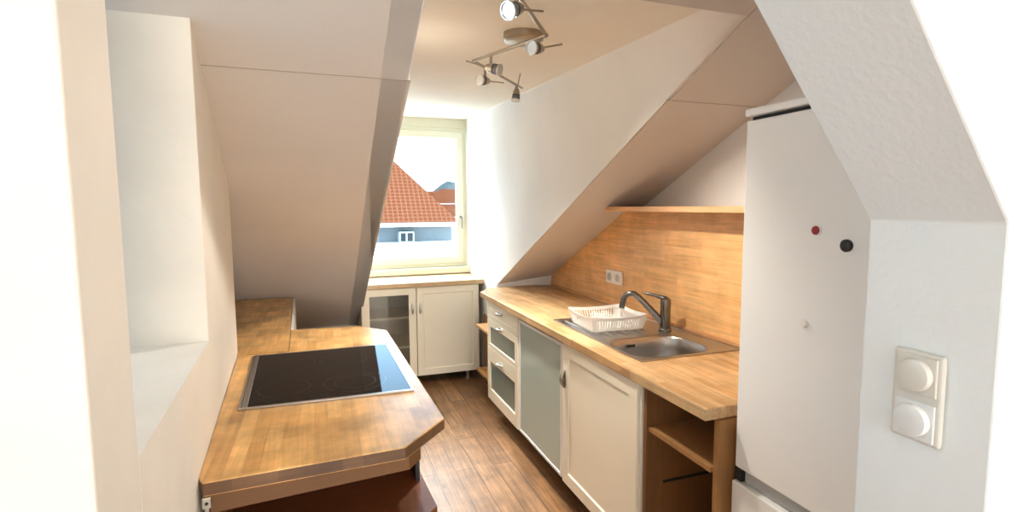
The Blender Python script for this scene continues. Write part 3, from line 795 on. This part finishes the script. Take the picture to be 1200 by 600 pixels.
# ------------------------------------------------------------------ ceiling spotlight
def cz(y, drop): return ceil_z(y) - drop
cl = thing('ceiling_spotlight', 'zigzag steel ceiling spotlight bar with five visible swivel lamps under the dormer ceiling', 'ceiling light', (0.745, 1.925, ceil_z(1.925)))
dc = (0.745, 1.925)
obj('ceiling_base', lathe([(0, 0.075), (0.026, 0.075), (0.031, 0.068), (0.032, 0.02)], (dc[0], dc[1], cz(dc[1], 0.0)), (0, 0, -1), 40), MT['nickel'], cl, smooth=True)
pa, pb, pcx, pd = Vector((0.505, 1.34, 0)), Vector((0.720, 1.652, 0)), Vector((0.605, 2.126, 0)), Vector((1.014, 2.646, 0))
for p in (pa, pb, pcx, pd): p.z = cz(p.y, 0.075)
pa = pa + (pa - pb) * 0.35; pa.z = cz(pa.y, 0.07)
for p, q in ((pa, pb), (pb, pcx), (pcx, pd)):
    d = (q - p).normalized() * 0.004
    obj('bar', T([p - d, q + d], 0.006, 10), MT['nickel'], cl, smooth=True)
def spot(base, head_dir, stem_len, rod_dir, rod_len, watt, aim=None, cone=130, sc=0.70):
    base = Vector(base); hd = Vector(head_dir).normalized(); c = base + Vector((0, 0, -stem_len))
    st = obj('stem', T([base, c], 0.006, 8), MT['nickel'], cl, smooth=True)
    L = 0.030 * sc
    h = obj('lamp_head', lathe([(-L * 1.1, 0.010 * sc), (-L, 0.016 * sc), (-L * 0.3, 0.024 * sc), (L * 0.5, 0.027 * sc), (L * 0.55, 0.022 * sc)], c, hd, 20), MT['nickel'], cl, smooth=True)
    obj('collar', lathe([(L * 0.55, 0.0285 * sc), (L * 0.78, 0.0285 * sc)], c, hd, 20), MT['black'], h, smooth=True)
    obj('bulb', lathe([(L * 0.78, 0.027 * sc), (L * 1.25, 0.030 * sc), (L * 1.70, 0.030 * sc), (L * 1.78, 0.026 * sc)], c, hd, 24), MT['bulb'], h, smooth=True)
    ld = bpy.data.lights.new('lamp_fill', 'SPOT'); ld.energy = watt; ld.color = (1.0, 0.93, 0.82)  # fill light added at an unlit lamp to brighten the kitchen
    ld.spot_size = math.radians(cone); ld.spot_blend = 1.0; ld.shadow_soft_size = 0.03
    lo = bpy.data.objects.new('lamp_fill', ld); COL.objects.link(lo); lo.parent = h
    lo.location = c + hd * L * 2.4 - root_loc(cl)
    lo.rotation_euler = (Vector(aim) if aim else hd + Vector((0, 0, -0.9))).to_track_quat('-Z', 'Y').to_euler()
    obj('lens_ring', lathe([(L * 1.62, 0.0305 * sc), (L * 1.62, 0.0335 * sc), (L * 1.95, 0.0335 * sc), (L * 1.95, 0.0285 * sc), (L * 1.80, 0.0275 * sc)], c, hd, 24), MT['alu'], h, smooth=True)
    rd = Vector(rod_dir).normalized()
    obj('rod', T([c, c + rd * rod_len], 0.003, 8), MT['nickel'], cl, smooth=True)
    return h
def along(p, q, t): return p.lerp(q, t)
spot(along(pa, pb, 0.22), (-0.75, -0.48, -0.34), 0.040, (0.85, 0.45, 0.2), 0.11, 2)
spot(along(pb, pcx, 0.09), (-0.80, -0.46, -0.15), 0.034, (0.9, 0.35, 0.30), 0.12, 2)
spot(along(pb, pcx, 0.72), (0.66, -0.58, -0.25), 0.050, (-0.85, 0.35, 0.28), 0.10, 29, (0.85, -0.25, -1.0), 84)
spot(along(pcx, pd, 0.20), (-0.78, -0.50, -0.10), 0.055, (0.9, 0.3, 0.05), 0.10, 13)
spot(along(pcx, pd, 0.86), (-0.15, -0.1, -1.0), 0.040, (0.25, 0.1, 1.0), 0.105, 58, (-0.18, 0.10, -1.0), 100)

# ------------------------------------------------------------------ outside the window
struct('terrain', B(-40, 60, 15.5, 120, -7.0, -6.8), MT['whiterender'])
struct('flat_roof', B(-5, 4.2, 8.2, 14.0, 0.44, 0.64), MT['whiterender'])
nh = thing('neighbour_house', 'pale blue house with a steep red tiled hip roof across from the window', 'house', (-2, 17, -6.8))
obj('wall', B(-8, 3.32, 14.0, 20.0, -6.8, 1.14), MT['bluewall'], nh)
bm = bmesh.new(); ez = 1.13; k = 2.9; rs = 1.13
c = [bm.verts.new(p) for p in ((-8.4, 13.7, ez), (3.5, 13.7, ez), (3.5, 20.3, ez), (-8.4, 20.3, ez))]
r_ = [bm.verts.new(p) for p in ((-8.4 + 3.3, 17, ez + 3.3 * rs), (3.5 - 3.3, 17, ez + 3.3 * rs))]
bm.faces.new((c[0], c[1], r_[1], r_[0])); bm.faces.new((c[1], c[2], r_[1])); bm.faces.new((c[2], c[3], r_[0], r_[1])); bm.faces.new((c[3], c[0], r_[0])); bm.faces.new(c[::-1])
obj('roof', bm, MT['rooftile'], nh)
obj('gutter', T([(-8.4, 13.66, 1.09), (3.52, 13.66, 1.09)], 0.06, 10), MT['alu'], nh, smooth=True)
sv = thing('skylight_box', 'small white framed rooflight box standing on the flat roof outside', 'rooflight', (2.07, 13.8, 0.64))
obj('frame', rect_frame(1.87, 2.25, 0.64, 0.92, 0.035, 13.6, 13.95, FY), MT['boxframe'], sv)
obj('mullion', B(2.035, 2.075, 13.6, 13.7, 0.675, 0.885), MT['boxframe'], sv)
obj('pane', B(1.905, 2.215, 13.70, 13.73, 0.675, 0.885), MT['boxpane'], sv)

def far_house(x, y, z, w, dpt, h, lab, rm='farroof'):
    t = thing('distant_house', lab, 'house', (x, y, z - 9))
    obj('wall', B(x - w / 2, x + w / 2, y, y + dpt, z - 9, z), MT['whiterender'], t)
    bm = bmesh.new()
    prism(bm, [(x - w / 2 - .3, y - .3, z), (x - w / 2 - .3, y + dpt + .3, z), (x - w / 2 - .3, y + dpt / 2, z + h)], (w + .6, 0, 0))
    obj('roof', bm, MT[rm], t)
    for i in (-0.25, 0.2):
        obj('window', B(x + w * i - .4, x + w * i + .4, y - .06, y, z - 2.2, z - 1.0), MT['grey'], t)
far_house(13.4, 60, 2.0, 4.6, 6, 1.5, 'distant white house with red roof directly below the hill')
far_house(10.2, 44, 0.75, 2.6, 6, 1.1, 'distant white house with red roof right beside the hip of the neighbour roof')
far_house(21.5, 84, 3.0, 5.0, 6, 1.6, 'smallest distant house with red roof nearest the hill foot')
bm = bmesh.new(); n = 40; vs = []
for i in range(n + 1):
    a = []
    for j in range(9):
        x = -10 + i * 2.6; y = 150 + j * 8
        hgt = 13.5 * math.exp(-((x - 43) / 10.0) ** 2) * math.sin(math.pi * j / 8) + 2.6 * math.exp(-((x - 20) / 12.0) ** 2) * math.sin(math.pi * j / 8) + random.uniform(0, .35)
        a.append(bm.verts.new((x, y, -3 + hgt)))
    vs.append(a)
for i in range(n):
    for j in range(8): bm.faces.new((vs[i][j], vs[i + 1][j], vs[i + 1][j + 1], vs[i][j + 1]))
struct('hill', bm, MT['hillm'])
for x, y, z, r, lab in ((8.35, 40, 0.1, 0.8, 'small grey green tree beyond the lower end of the red hip roof'), (12.0, 52, 0.6, 1.0, 'rounder grey green tree between the distant red roofs')):
    t = thing('distant_tree', lab, 'tree', (x, y, z - 5))
    obj('trunk', T([(x, y, z - 5), (x, y, z)], [0.2, 0.12], 8), MT['dark'], t)
    bm = bmesh.new(); bmesh.ops.create_icosphere(bm, subdivisions=3, radius=r)
    for v in bm.verts: v.co = v.co * random.uniform(0.8, 1.15) + Vector((x, y, z))
    obj('crown', bm, MT['leaf'], t)
